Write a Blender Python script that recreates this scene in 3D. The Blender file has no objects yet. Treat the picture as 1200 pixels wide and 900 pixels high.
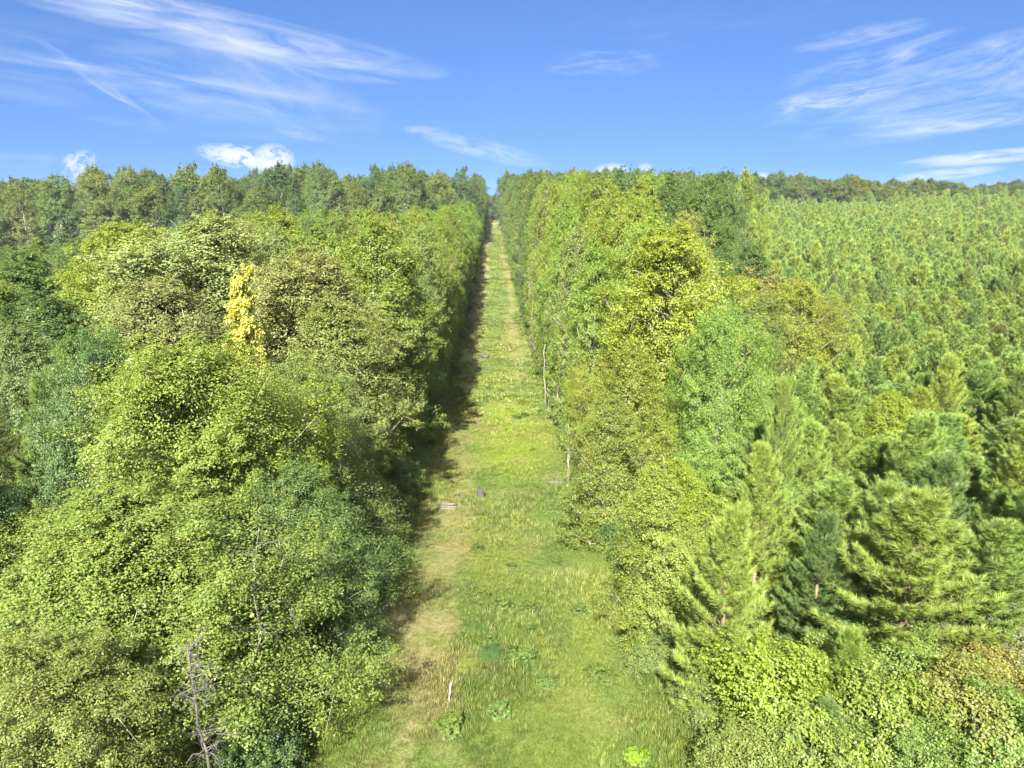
import bpy, math, random
import numpy as np
from mathutils import Vector, Matrix

RAD = math.radians
rng = np.random.default_rng(11)
random.seed(5)
scene = bpy.context.scene
COL = scene.collection

# ------------------------------------------------------------------ camera
W, Hh, F = 1200.0, 900.0, 830.0
CAM = np.array([0.0, 0.0, 14.0])
PITCH, YAW = math.atan2(220.0, F), math.atan2(20.0, F)
fw = np.array([math.sin(YAW) * math.cos(PITCH), math.cos(YAW) * math.cos(PITCH), -math.sin(PITCH)])
rt = np.array([math.cos(YAW), -math.sin(YAW), 0.0])
upv = np.cross(rt, fw)
cam_d = bpy.data.cameras.new('camera'); cam = bpy.data.objects.new('camera', cam_d); COL.objects.link(cam)
cam.matrix_world = Matrix([[rt[0], upv[0], -fw[0], CAM[0]], [rt[1], upv[1], -fw[1], CAM[1]], [rt[2], upv[2], -fw[2], CAM[2]], [0, 0, 0, 1]])
cam_d.sensor_width = 36; cam_d.lens = 36 * F / W; cam_d.clip_start = 0.2; cam_d.clip_end = 20000
scene.camera = cam

def ray(px, py):
    d = fw + rt * ((px - W / 2) / F) - upv * ((py - Hh / 2) / F)
    return d
def azel(px, py):
    d = ray(px, py); d = d / np.linalg.norm(d)
    return math.degrees(math.atan2(d[0], d[1])), math.degrees(math.asin(d[2]))
def project(P):
    v = np.asarray(P, float) - CAM
    z = v @ fw
    return 600 + F * (v @ rt) / z, 450 - F * (v @ upv) / z, z

# ------------------------------------------------------------------ noise + terrain
def _h(ix, iy, s):
    n = (ix * 374761393 + iy * 668265263 + s * 1442695041) & 0xffffffff
    n = ((n ^ (n >> 13)) * 1274126177) & 0xffffffff
    return ((n ^ (n >> 16)) & 0xffff) / 65535.0
def vnoise(x, y, s=0):
    x = np.asarray(x, float); y = np.asarray(y, float)
    ix = np.floor(x).astype(np.int64); iy = np.floor(y).astype(np.int64)
    fx = x - ix; fy = y - iy; fx = fx * fx * (3 - 2 * fx); fy = fy * fy * (3 - 2 * fy)
    a = _h(ix, iy, s); b = _h(ix + 1, iy, s); c = _h(ix, iy + 1, s); d = _h(ix + 1, iy + 1, s)
    return (a * (1 - fx) + b * fx) * (1 - fy) + (c * (1 - fx) + d * fx) * fy
def fbm(x, y, s=0, o=4):
    t = 0; a = .5; n = 0
    x = np.asarray(x, float); y = np.asarray(y, float)
    for k in range(o):
        t = t + a * vnoise(x * 2 ** k, y * 2 ** k, s + k * 17); n += a; a *= .5
    return t / n

_py = np.array([-200, -60, 0, 15, 38, 60, 85, 110, 145, 185, 240, 300, 370, 426, 440, 520, 800, 1500, 4000, 9000], float)
_pd = np.array([12, 12.2, 12.6, 13.8, 17.9, 20.2, 21.8, 22.3, 21.3, 19.5, 17.9, 16.6, 15.0, 14.1, 14.1, 17.0, 34, 46, 60, 60], float)
_gy = np.arange(-200, 9000, 2.0); _gd = np.interp(_gy, _py, _pd)
_k = np.exp(-0.5 * (np.arange(-8, 9) / 3.5) ** 2); _k /= _k.sum()
_gd = np.convolve(np.pad(_gd, 8, mode='edge'), _k, mode='valid')
def ground(x, y):
    x = np.asarray(x, float); y = np.asarray(y, float)
    b = 14.0 - np.interp(y, _gy, _gd)
    n = (fbm(x * .35 + 7, y * .35, 3, 3) - .5) * .35
    far = np.clip((x - 30) / 190, 0, 1) * np.clip((y - 110) / 220, 0, 1) * 8.0
    return b + n + far
def hit(px, py):
    d = ray(px, py); t = 5.0
    while t < 3000:
        p = CAM + d * t
        if p[2] < ground(p[0], p[1]): break
        t += .1 + t * .002
    return p
def pix(px, z):            # point at depth z whose picture column is px (row of the horizon)
    return CAM + ray(px, 230) * z

# ------------------------------------------------------------------ materials
def newmat(name):
    m = bpy.data.materials.new(name); m.use_nodes = True
    nt = m.node_tree; nt.nodes.clear()
    return m, nt
def N(nt, t, **kw):
    n = nt.nodes.new(t)
    for k, v in kw.items(): setattr(n, k, v)
    return n
def leaf_material(name, yellow=(0.55, 0.44, 0.08), ycut=.965, spread=.26, trans=.48, gloss=.02, source='OBJ'):
    m, nt = newmat(name); L = nt.links.new
    out = N(nt, 'ShaderNodeOutputMaterial')
    if source == 'OBJ':
        oi = N(nt, 'ShaderNodeObjectInfo'); base = oi.outputs['Color']
    else:
        at = N(nt, 'ShaderNodeAttribute', attribute_type='INSTANCER', attribute_name='tint'); base = at.outputs['Vector']
    av = N(nt, 'ShaderNodeAttribute', attribute_name='v')
    mr = N(nt, 'ShaderNodeMapRange'); mr.inputs['To Min'].default_value = 1 - spread; mr.inputs['To Max'].default_value = 1 + spread
    L(av.outputs['Fac'], mr.inputs['Value'])
    vm = N(nt, 'ShaderNodeVectorMath', operation='SCALE'); L(base, vm.inputs[0]); L(mr.outputs[0], vm.inputs['Scale'])
    gt = N(nt, 'ShaderNodeMath', operation='GREATER_THAN'); gt.inputs[1].default_value = ycut; L(av.outputs['Fac'], gt.inputs[0])
    sc = N(nt, 'ShaderNodeMath', operation='MULTIPLY'); sc.inputs[1].default_value = .55; L(gt.outputs[0], sc.inputs[0])
    mx = N(nt, 'ShaderNodeMix', data_type='RGBA'); L(sc.outputs[0], mx.inputs['Factor']); L(vm.outputs[0], mx.inputs[6]); mx.inputs[7].default_value = (*yellow, 1)
    # slow hue drift over the crown
    d = N(nt, 'ShaderNodeBsdfDiffuse'); L(mx.outputs[2], d.inputs['Color'])
    tr = N(nt, 'ShaderNodeBsdfTranslucent')
    tc = N(nt, 'ShaderNodeMix', data_type='RGBA', blend_type='MULTIPLY'); tc.inputs['Factor'].default_value = 1
    L(mx.outputs[2], tc.inputs[6]); tc.inputs[7].default_value = (1.35, 1.2, .45, 1); L(tc.outputs[2], tr.inputs['Color'])
    ms = N(nt, 'ShaderNodeMixShader'); ms.inputs[0].default_value = trans; L(d.outputs[0], ms.inputs[1]); L(tr.outputs[0], ms.inputs[2])
    g = N(nt, 'ShaderNodeBsdfGlossy'); g.inputs['Roughness'].default_value = .5; g.inputs['Color'].default_value = (.9, .95, .9, 1)
    m2 = N(nt, 'ShaderNodeMixShader'); m2.inputs[0].default_value = gloss; L(ms.outputs[0], m2.inputs[1]); L(g.outputs[0], m2.inputs[2])
    L(m2.outputs[0], out.inputs['Surface'])
    return m
def bark_material(name, c1, c2, scale=6):
    m, nt = newmat(name); L = nt.links.new
    out = N(nt, 'ShaderNodeOutputMaterial'); b = N(nt, 'ShaderNodeBsdfPrincipled'); b.inputs['Roughness'].default_value = .9
    tc = N(nt, 'ShaderNodeTexCoord'); mp = N(nt, 'ShaderNodeMapping'); mp.inputs['Scale'].default_value = (1, 1, .25)
    L(tc.outputs['Object'], mp.inputs[0])
    no = N(nt, 'ShaderNodeTexNoise'); no.inputs['Scale'].default_value = scale; no.inputs['Detail'].default_value = 5; L(mp.outputs[0], no.inputs['Vector'])
    cr = N(nt, 'ShaderNodeValToRGB'); cr.color_ramp.elements[0].position = .35; cr.color_ramp.elements[1].position = .68
    cr.color_ramp.elements[0].color = (*c1, 1); cr.color_ramp.elements[1].color = (*c2, 1)
    L(no.outputs['Fac'], cr.inputs[0]); L(cr.outputs[0], b.inputs['Base Color'])
    bp = N(nt, 'ShaderNodeBump'); bp.inputs['Strength'].default_value = .6; bp.inputs['Distance'].default_value = .03
    L(no.outputs['Fac'], bp.inputs['Height']); L(bp.outputs[0], b.inputs['Normal']); L(b.outputs[0], out.inputs[0])
    return m
M_LEAF = leaf_material('broadleaf_foliage')
M_NEEDLE = leaf_material('pine_needles', yellow=(.30, .22, .06), ycut=.97, spread=.4, trans=.3, gloss=.02)
M_GRASS = leaf_material('meadow_blades', yellow=(.42, .34, .14), ycut=.9, spread=.4, trans=.4, gloss=.015, source='INST')
M_LEAFI = leaf_material('undergrowth_foliage', source='INST')
M_BARK = bark_material('grey_bark', (.11, .09, .07), (.32, .28, .23))
M_PALE = bark_material('pale_bark', (.085, .075, .058), (.18, .16, .13))
M_PBARK = bark_material('pine_bark', (.09, .06, .042), (.20, .135, .09))
M_DEAD = bark_material('bleached_dead_wood', (.050, .045, .038), (.10, .092, .078))
M_DARKW = bark_material('charred_weathered_wood', (.018, .016, .017), (.07, .064, .066))

# ------------------------------------------------------------------ mesh helpers
def tube(pts, rad, sides=6):
    pts = np.asarray(pts, float); n = len(pts); rad = np.asarray(rad, float)
    tan = np.gradient(pts, axis=0); tan /= np.linalg.norm(tan, axis=1)[:, None] + 1e-9
    ref = np.array([0.31, 0.95, 0.05]) if abs(tan[0][2]) > .7 else np.array([0.05, 0.03, 1.0])
    a = np.cross(tan, ref); a /= np.linalg.norm(a, axis=1)[:, None] + 1e-9
    b = np.cross(tan, a)
    th = np.arange(sides) * 2 * math.pi / sides
    v = pts[:, None, :] + rad[:, None, None] * (np.cos(th)[None, :, None] * a[:, None, :] + np.sin(th)[None, :, None] * b[:, None, :])
    v = v.reshape(-1, 3); f = []
    for i in range(n - 1):
        for j in range(sides):
            k = (j + 1) % sides
            f.append((i * sides + j, i * sides + k, (i + 1) * sides + k, (i + 1) * sides + j))
    f.append(tuple(range(sides))[::-1]); f.append(tuple((n - 1) * sides + j for j in range(sides)))
    return v, f
class Wood:
    def __init__(s): s.v = []; s.f = []; s.n = 0
    def add(s, v, f):
        s.v.append(v); s.f += [tuple(i + s.n for i in q) for q in f]; s.n += len(v)
    def limb(s, pts, r0, r1, sides=6): s.add(*tube(pts, np.linspace(r0, r1, len(pts)), sides))
    def mesh(s, name, mat):
        me = bpy.data.meshes.new(name); me.from_pydata(np.concatenate(s.v).tolist(), [], s.f); me.materials.append(mat)
        me.polygons.foreach_set('use_smooth', [True] * len(me.polygons)); me.update()
        return me
def tri_mesh(name, V, T, attr, mat):
    V = np.ascontiguousarray(V, np.float32); T = np.ascontiguousarray(T, np.int32); nf = len(T)
    me = bpy.data.meshes.new(name)
    me.vertices.add(len(V)); me.vertices.foreach_set('co', V.ravel())
    me.loops.add(nf * 3); me.loops.foreach_set('vertex_index', T.ravel())
    me.polygons.add(nf); me.polygons.foreach_set('loop_start', np.arange(0, nf * 3, 3, dtype=np.int32))
    me.update(calc_edges=True); me.validate()
    if attr is not None:
        a = me.attributes.new('v', 'FLOAT', 'FACE'); a.data.foreach_set('value', np.ascontiguousarray(attr, np.float32))
    me.materials.append(mat)
    return me
def unit(v): return v / (np.linalg.norm(v, axis=-1, keepdims=True) + 1e-9)
def leaves(P, Nn, size, r, aspect=.62, fold=.25):
    n = len(P); Nn = unit(Nn)
    d = unit(np.cross(Nn, unit(r.normal(size=(n, 3))))); d = unit(d + np.array([0, 0, -.25]))
    s = unit(np.cross(Nn, d)); size = size[:, None]
    b = P - d * size * .5; t = P + d * size * .5
    l = P + s * size * aspect * .5 + Nn * size * fold * .5; q = P - s * size * aspect * .5 + Nn * size * fold * .5
    V = np.stack([b, l, t, q], 1).reshape(-1, 3)
    i = np.arange(n)[:, None] * 4
    T = np.concatenate([i + [[0, 2, 1]], i + [[0, 3, 2]]], 1).reshape(-1, 3)
    return V, T

def broad(name, seed, H, R, base, nl, ns, nleaf, leaf, tm=.45, pw=.6, trunk_r=None, twigs=3, lobe=.30, ysd=.0, bark=None, leafmat=None, sub_r=.42, sides=6, spike=.0):
    """crown and trunk meshes of one broadleaf tree with its foot at the origin"""
    r = np.random.default_rng(seed); w = Wood(); bark = bark or M_BARK; leafmat = leafmat or M_LEAF
    zb = base * H; ch = H - zb
    def prof(t):
        x = np.where(t < tm, (tm - t) / tm * .82, (t - tm) / (1 - tm))
        return R * np.maximum(1 - x ** 2, 0.02) ** pw
    t = (np.arange(nl) + r.uniform(0, 1, nl)) / nl
    t = .03 + t * .93; r.shuffle(t)
    ang = np.arange(nl) * 2.39996 + r.uniform(-.5, .5, nl)
    f = np.where(r.random(nl) < .22, r.uniform(.15, .5, nl), r.uniform(.58, .92, nl))
    wob = 1 + .24 * np.sin(ang * 2 + seed) + .18 * np.sin(ang * 3 + seed * 2.3) + .16 * np.sin(t * 9 + ang + seed)
    rad = prof(t) * f * wob * r.uniform(.85, 1.18, nl)
    lr = R * lobe * r.uniform(.65, 1.3, nl) * (.55 + .6 * prof(t) / R)
    C = np.stack([np.cos(ang) * rad, np.sin(ang) * rad, zb + t * ch - lr * .35], 1)
    t = np.append(t, 1); C = np.vstack([C, [r.normal(0, .1 * R), r.normal(0, .1 * R), H - R * lobe * .5]]); lr = np.append(lr, R * lobe * .6)
    bend = r.normal(0, R * .07, 2)
    nz = 7; tz = np.linspace(0, H * .86, nz)
    tp = np.stack([bend[0] * np.sin(tz / H * 3), bend[1] * np.sin(tz / H * 2.3), tz], 1)
    tr = trunk_r or H * .014
    w.add(*tube(tp, tr * np.array([1.35, 1, .88, .72, .55, .38, .16]), sides + 1))
    for c, l in zip(C, lr):
        z0 = max(zb * .6, c[2] - np.hypot(c[0], c[1]) * r.uniform(.5, .95) - .2); z0 = min(z0, H * .8)
        k = np.array([np.interp(z0, tz, tp[:, 0]), np.interp(z0, tz, tp[:, 1]), z0])
        m = (k + c) / 2 + np.array([0, 0, -.08 * np.linalg.norm(c - k)]) + r.normal(0, .05 * R, 3)
        rr = tr * .38 * (1 - z0 / H * .6)
        w.limb([k, m, c], rr, rr * .3, max(3, sides - 2))
    # sub clumps
    nL = len(C); K = ns
    D = unit(r.normal(size=(nL, K, 3)))
    o = unit(np.stack([C[:, 0], C[:, 1], (C[:, 2] - (zb + ch * .35)) * .8 + R * .25], 1))[:, None, :]
    D = unit(D + o * .75 + np.array([0, 0, .1]))
    S = C[:, None, :] + D * (lr[:, None, None] * r.uniform(.5, 1.12 + spike, (nL, K, 1))) * np.array([.92, .92, 1.2])
    if twigs:
        for i in range(nL):
            for j in range(min(twigs, K)):
                w.limb([C[i], (C[i] + S[i, j]) / 2 + r.normal(0, .04, 3), S[i, j]], tr * .1, tr * .035, 3)
    S = S.reshape(-1, 3); O = np.repeat(o, K, 1).reshape(-1, 3); SR = np.repeat(lr, K) * sub_r * r.uniform(.6, 1.25, nL * K)
    if R > 1.6 and H > 6:       # upright leading shoots break the top outline
        top = np.argsort(C[:, 2] + r.uniform(0, ch * .35, nL))[-max(6, nL // 5):]
        ls = np.concatenate([np.stack([C[top, 0] + r.normal(0, .05 * R, len(top)), C[top, 1] + r.normal(0, .05 * R, len(top)), C[top, 2] + lr[top] * (.9 + .42 * q)], 1) for q in range(4)])
        S = np.vstack([S, ls]); O = np.vstack([O, np.tile([[0, 0, 1.]], (len(ls), 1))]); SR = np.append(SR, np.concatenate([lr[top] * sub_r * (.85 - .17 * q) for q in range(4)]))
    nf_ = int(nL * K * .30); tf = r.uniform(.02, .97, nf_); af = r.uniform(0, 6.283, nf_); rf = prof(tf) * (1 + .22 * np.sin(af * 2 + seed) + .14 * np.sin(af * 3 + seed * 2.3)) * r.uniform(.45, .84, nf_)
    Sf = np.stack([np.cos(af) * rf, np.sin(af) * rf, zb + tf * ch], 1); S = np.vstack([S, Sf])
    O = np.vstack([O, unit(np.stack([np.cos(af), np.sin(af), .25 + (tf - .35) * 1.1], 1))]); SR = np.append(SR, R * lobe * .55 * r.uniform(.5, 1.3, nf_))
    SV = r.uniform(0, 1, len(S))
    g = r.normal(size=(len(S), nleaf, 3)) * .52
    g = g / np.maximum(np.linalg.norm(g, axis=2, keepdims=True) / 1.15, 1)
    P = S[:, None, :] + g * SR[:, None, None] * np.array([1, 1, .8])
    Nn = g * .5 + O[:, None, :] * .55 + np.array([0, 0, .5]) + r.normal(size=g.shape) * .34
    P = P.reshape(-1, 3); Nn = Nn.reshape(-1, 3)
    keep = P[:, 2] > .06
    P = P[keep]; Nn = Nn[keep]
    sv = np.repeat(SV, nleaf)[keep]
    V, T = leaves(P, Nn, leaf * r.uniform(.6, 1.3, len(P)), r)
    av = np.clip(.35 * sv + .65 * r.random(len(P)), 0, 1)
    av = np.where(r.random(len(P)) < .012 + .05 * (sv > .93), 1.0, av * .96)
    return w.mesh(name + '_trunk', bark), tri_mesh(name + '_crown', V, T, np.repeat(av, 2), leafmat)

def pine(name, seed, H, R, wh, nb, nsh, nneed, nlen, nwid, shlen, sides=5, open_low=.06, narrow=1.0, mat=None):
    r = np.random.default_rng(seed); w = Wood(); mat = mat or M_NEEDLE
    tr = H * .011 + .02
    lean = r.normal(0, .15, 2)
    tz = np.linspace(0, H * .97, 8); tp = np.stack([lean[0] * (tz / H) ** 2 + .04 * np.sin(tz * 1.7), lean[1] * (tz / H) ** 2 + .04 * np.cos(tz * 1.3), tz], 1)
    w.add(*tube(tp, np.linspace(tr * 1.25, tr * .18, 8), sides + 1))
    O = []; D = []; LN = []
    hs = np.linspace(open_low * H, H * .93, wh) + r.uniform(-.05, .05, wh) * H / wh
    for h in hs:
        t = h / H
        k = int(nb + r.integers(-1, 2)); a0 = r.uniform(0, 6.28)
        full = R * (min(1, .72 + t * .9)) * (1 - t) ** .48 * 1.12
        for j in range(k):
            a = a0 + j * 2 * math.pi / k + r.uniform(-.35, .35)
            L = max(.25, full * r.uniform(.72, 1.15))
            el = RAD(8 + 50 * t ** 1.4 + r.uniform(-8, 8))
            n = 5; s = np.linspace(0, 1, n)
            ele = el + s * RAD(28)
            dx = np.cumsum(np.cos(ele)) ; dz = np.cumsum(np.sin(ele)); dx = (dx - dx[0]) / (n - 1) * L; dz = (dz - dz[0]) / (n - 1) * L
            hh = h + r.uniform(-.1, .1)
            k0 = np.array([np.interp(hh, tz, tp[:, 0]), np.interp(hh, tz, tp[:, 1]), hh])
            B = k0 + np.stack([np.cos(a) * dx, np.sin(a) * dx, dz], 1)
            w.limb(B, tr * .32 * (1.1 - t), tr * .09, 3)
            d = unit(B[-1] - B[-2]); O.append(B[-1] - d * .1); D.append(unit(d + [0, 0, .35])); LN.append(shlen * 1.15)
            for q in range(nsh):
                u = 1 - (q + r.random()) / nsh * (.78 if L > .8 else .6)
                p = np.array([np.interp(u, s, B[:, i]) for i in range(3)])
                side = np.array([-math.sin(a), math.cos(a), 0]) * (1 if q % 2 else -1)
                dd = unit(d * .75 + side * r.uniform(.45, 1.0) + np.array([0, 0, r.uniform(.15, .6)]))
                O.append(p); D.append(dd); LN.append(shlen * r.uniform(.7, 1.15) * (1.25 - .4 * u))
    O.append(tp[-1]); D.append(np.array([0, 0, 1.])); LN.append(shlen * 1.5)
    O.append(tp[-1] - [0, 0, shlen]); D.append(np.array([0, 0, 1.])); LN.append(shlen * 1.5)
    O = np.array(O); D = unit(np.array(D)); LN = np.array(LN); n = len(O)
    s = r.uniform(0, 1, (n, nneed)) ** .8
    ph = r.uniform(0, 6.283, (n, nneed))
    A = unit(np.cross(D, [.3, .2, .93])); Bv = np.cross(D, A)
    perp = A[:, None] * np.cos(ph)[..., None] + Bv[:, None] * np.sin(ph)[..., None]
    al = RAD(62) - s * RAD(42) + r.normal(0, .12, s.shape)
    nd = unit(D[:, None] * np.cos(al)[..., None] + perp * np.sin(al)[..., None] + np.array([0, 0, .06]))
    P = O[:, None] + D[:, None] * (s * LN[:, None])[..., None]
    nl = nlen * r.uniform(.75, 1.2, s.shape)
    sd = unit(np.cross(nd, r.normal(size=nd.shape))) * (nwid / 2)
    V = np.stack([P - sd, P + sd, P + nd * nl[..., None]], 2).reshape(-1, 3)
    T = np.arange(len(V)).reshape(-1, 3)
    sv = np.repeat(r.uniform(0, 1, n), nneed)
    av = np.clip(.5 * sv + .5 * r.random(len(T)), 0, .95)
    av = np.where(r.random(len(T)) < .012, 1.0, av)
    return w.mesh(name + '_trunk', M_PBARK), tri_mesh(name + '_crown', V, T, av, mat)

def joined(name, tm, cm):
    """trunk and crown meshes as one mesh with two materials (for trees too far off to show parts)"""
    a = bpy.data.objects.new('a', tm); b = bpy.data.objects.new('b', cm)
    nv = len(tm.vertices); v1 = np.empty(nv * 3, np.float32); tm.vertices.foreach_get('co', v1)
    nv2 = len(cm.vertices); v2 = np.empty(nv2 * 3, np.float32); cm.vertices.foreach_get('co', v2)
    T1 = []
    for p in tm.polygons:
        q = list(p.vertices)
        for i in range(1, len(q) - 1): T1.append((q[0], q[i], q[i + 1]))
    T1 = np.array(T1, np.int32); T2 = np.empty(len(cm.polygons) * 3, np.int32); cm.loops.foreach_get('vertex_index', T2)
    T2 = T2.reshape(-1, 3) + nv
    av = np.empty(len(cm.polygons), np.float32); cm.attributes['v'].data.foreach_get('value', av)
    me = tri_mesh(name, np.concatenate([v1.reshape(-1, 3), v2.reshape(-1, 3)]), np.concatenate([T1, T2]), np.concatenate([np.full(len(T1), .5), av]), tm.materials[0])
    me.materials.append(cm.materials[0])
    me.polygons.foreach_set('material_index', np.concatenate([np.zeros(len(T1), np.int32), np.ones(len(T2), np.int32)]))
    bpy.data.objects.remove(a); bpy.data.objects.remove(b)
    return me

# ------------------------------------------------------------------ prototypes (height, radius are kept to scale copies)
PROTO = {}
def P_(key, H, R, meshes): PROTO.setdefault(key, []).append((H, R, meshes))
for i in range(4): P_('near', 10, 4, broad('near_tree', 20 + i, 10, 4, .08, 90, 26, 80, .080, tm=.42, twigs=3, spike=.5, lobe=.24, sub_r=.34))
for i in range(3): P_('mid', 16, 4.2, broad('mid_tree', 40 + i, 16, 4.2, .14, 80, 22, 52, .135, tm=.55, twigs=2, spike=.5, lobe=.24, sub_r=.35))
for i in range(3): P_('tall', 18, 3.3, broad('tall_tree', 50 + i, 18, 3.3, .05, 84, 20, 42, .145, tm=.45, twigs=1, spike=.5, sub_r=.36, lobe=.30))
for i in range(3): P_('edge', 9, 2.1, broad('edge_tree', 60 + i, 9, 2.1, .03, 64, 20, 52, .088, tm=.38, twigs=2, spike=.5, lobe=.32))
for i in range(2): P_('slim', 8, 1.15, broad('slim_tree', 70 + i, 8, 1.15, .05, 46, 16, 26, .12, tm=.3, pw=.95, twigs=3, spike=.5, lobe=.36))
for i in range(4): P_('far', 24, 4.6, broad('far_tree', 80 + i, 24, 4.6, [.22, .10, .17, .06][i], 60, 14, 28, .30, tm=[.6, .5, .65, .45][i], twigs=0, lobe=[.30, .27, .33, .28][i], sides=4, spike=.3))
for i in range(3): P_('shrub', 2.4, 1.5, broad('shrub', 90 + i, 2.4, 1.5, .02, 30, 16, 40, .075, tm=.5, twigs=4, spike=.35, lobe=.30, trunk_r=.025))
for i in range(4): P_('pine', 6.8, 1.9, pine('near_pine', 100 + i, 6.8, 1.9, 16, 7, 8, 72, .20, .014, .32, open_low=.03))
for i in range(3): P_('pinemid', 6.8, 1.9, pine('mid_pine', 110 + i, 6.8, 1.9, 13, 6, 5, 34, .25, .036, .38, sides=4, open_low=.03))
for i in range(3): P_('pinefar', 6.8, 1.9, pine('far_pine', 120 + i, 6.8, 1.9, 10, 6, 3, 18, .42, .07, .5, sides=3))
P_('bigpine', 12, 3.0, pine('big_pine', 131, 12, 3.0, 12, 5, 5, 110, .30, .022, .50, open_low=.2))
for i in range(2): P_('airy', 15, 4, broad('airy_tree', 140 + i, 15, 4, .18, 56, 18, 30, .17, tm=.6, twigs=5, spike=.45, lobe=.25, bark=M_PALE))

COUNT = {}
PLACED = []
TREES = []      # records for labelling
LIB = bpy.data.collections.new('parts library')   # holds the source shapes of the scattered masses
def tree(kind, x, y, H, R=None, tint=(.09, .14, .03), base_name='broadleaf_tree', var=None, rot=None, rank=None, rec=None, sink=.05):
    pr = PROTO[kind]; v = int(rng.integers(len(pr))) if var is None else var
    h0, r0, ms = pr[v]
    R = R or r0 * H / h0
    e = bpy.data.objects.new(base_name, None); COL.objects.link(e)
    e.location = (x, y, float(ground(x, y)) - sink); e.rotation_euler = (0, 0, rng.uniform(0, 6.283) if rot is None else rot)
    e.scale = (R / r0, R / r0, H / h0); e.empty_display_size = .5
    for part, me in zip(('trunk', 'crown'), ms):
        o = bpy.data.objects.new(part, me); COL.objects.link(o); o.parent = e
        if part == 'crown': o.color = (tint[0] * (.89 if tint[0] < .3 else 1), tint[1] * 1.02, tint[2] * 1.2, 1)
    if rank is None: PLACED.append((x, y, R))
    d = dict(obj=e, x=x, y=y, H=H, R=R, tint=tint, kind=kind, zone=rank, label=None)
    if rec: d.update(rec)
    TREES.append(d)
    return e

SCAT = {}       # stuff name -> list of (x,y,z,rot,sx,sz,idx,tint)
def scatter(name, x, y, H, tint, idx, h0, R=None, r0=None, rot=None):
    R = R or (r0 or 1) * H / h0
    SCAT.setdefault(name, []).append((x, y, float(ground(x, y)) - .05, rng.uniform(0, 6.283) if rot is None else rot, R / (r0 or 1), H / h0, idx, tint[0] * .89, tint[1] * 1.02, tint[2] * 1.2))

def jit(c, a=.12, warm=None):
    k = 1 + rng.uniform(-a, a); w = rng.uniform(-.1, .1)
    return (max(c[0] * k * (1 + w), .005), c[1] * k, max(c[2] * k * (1 - w * 1.5), .004))
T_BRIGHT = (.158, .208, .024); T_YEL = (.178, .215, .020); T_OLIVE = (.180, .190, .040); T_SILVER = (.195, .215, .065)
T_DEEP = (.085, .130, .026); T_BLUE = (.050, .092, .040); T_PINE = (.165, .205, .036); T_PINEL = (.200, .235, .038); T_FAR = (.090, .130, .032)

# ------------------------------------------------------------------ trees: hand placed
def place(kind, px, z, top_px, H=None, R=None, tint=T_BRIGHT, label=None, var=None, name='broadleaf_tree', group=None, cat=None, rot=None):
    """stand a tree where its axis passes picture column px at depth z, its top at row top_px (real place and size worked out from the ground)"""
    d = ray(px, top_px); p = CAM + d * z
    g = float(ground(p[0], p[1])); H = H or max(1.0, p[2] - g)
    return tree(kind, float(p[0]), float(p[1]), H, R, tint, name, var, rot, None, dict(label=label, group=group, cat=cat, special=True))

place('near', 218, 22.5, 415, R=4.3, tint=(0.158, 0.188, 0.025), var=0, label='big bright green tree rising from the lower left with a broad rounded top')
place('near', 140, 17.5, 590, R=3.9, tint=(0.152, 0.182, 0.029), var=1, label='wide fresh green tree crown spreading low in the bottom left corner')
place('near', 330, 22.5, 560, R=2.8, tint=(0.106, 0.142, 0.031), var=2, label='grey-green tree behind the bare dead branches near the bottom left')
place('near', 352, 30, 440, R=3.6, tint=(0.132, 0.157, 0.034), var=3, label='mid green tree with pale limbs just right of the big bright tree')
place('near', 30, 13.5, 770, R=2.4, tint=(0.158, 0.171, 0.032), var=3, label='lowest pale green crown in the very corner at bottom left')
place('slim', 280, 33, 318, R=1.35, tint=(.36, .355, .06), var=0, name='yellow_tree', label='slender spire of bright yellow autumn leaves standing out of green crowns')
place('bigpine', 60, 28, 445, R=3.2, tint=(.120, .160, .032), var=0, name='pine_tree', cat='pine', label='lone dark pine with tufted boughs among broadleaf trees at the left border')
place('mid', 235, 47, 262, R=6.6, tint=T_SILVER, var=0, label='huge silvery olive tree forming the top of the rounded mound')
place('mid', 350, 44, 300, R=5.4, tint=(0.185, 0.182, 0.050), var=1, label='silvery green tree on the right shoulder of the rounded mound')
place('mid', 150, 50, 268, R=5.2, tint=(0.172, 0.199, 0.027), var=2, label='yellow-green tree on the left shoulder of the rounded mound')
place('mid', 105, 55, 315, R=4.4, tint=(0.158, 0.188, 0.023), var=1, label='lower yellow-green tree at the left foot of the rounded mound')
place('mid', 185, 38, 335, R=4.6, tint=(0.165, 0.165, 0.045), var=2, label='dull olive tree in front of the silvery mound and left of the yellow spire')
place('mid', 395, 38, 355, R=3.6, tint=(0.158, 0.171, 0.036), var=0, label='olive green tree with pointed shoots right of the yellow spire')
place('tall', 20, 60, 300, R=4.2, tint=T_DEEP, var=1, label='dark green tree at the left border below the far wood')
place('tall', 45, 42, 350, R=3.6, tint=(0.079, 0.112, 0.027), var=2, label='dark tree at the left border above the lone pine')
place('tall', 440, 50, 268, R=3.6, tint=(0.152, 0.182, 0.027), var=0, label='upright fresh green tree above the middle of the left wood')
place('tall', 330, 72, 247, R=3.4, tint=(0.185, 0.205, 0.022), var=1, label='pointed yellow-green tree peering over the mound')
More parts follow.
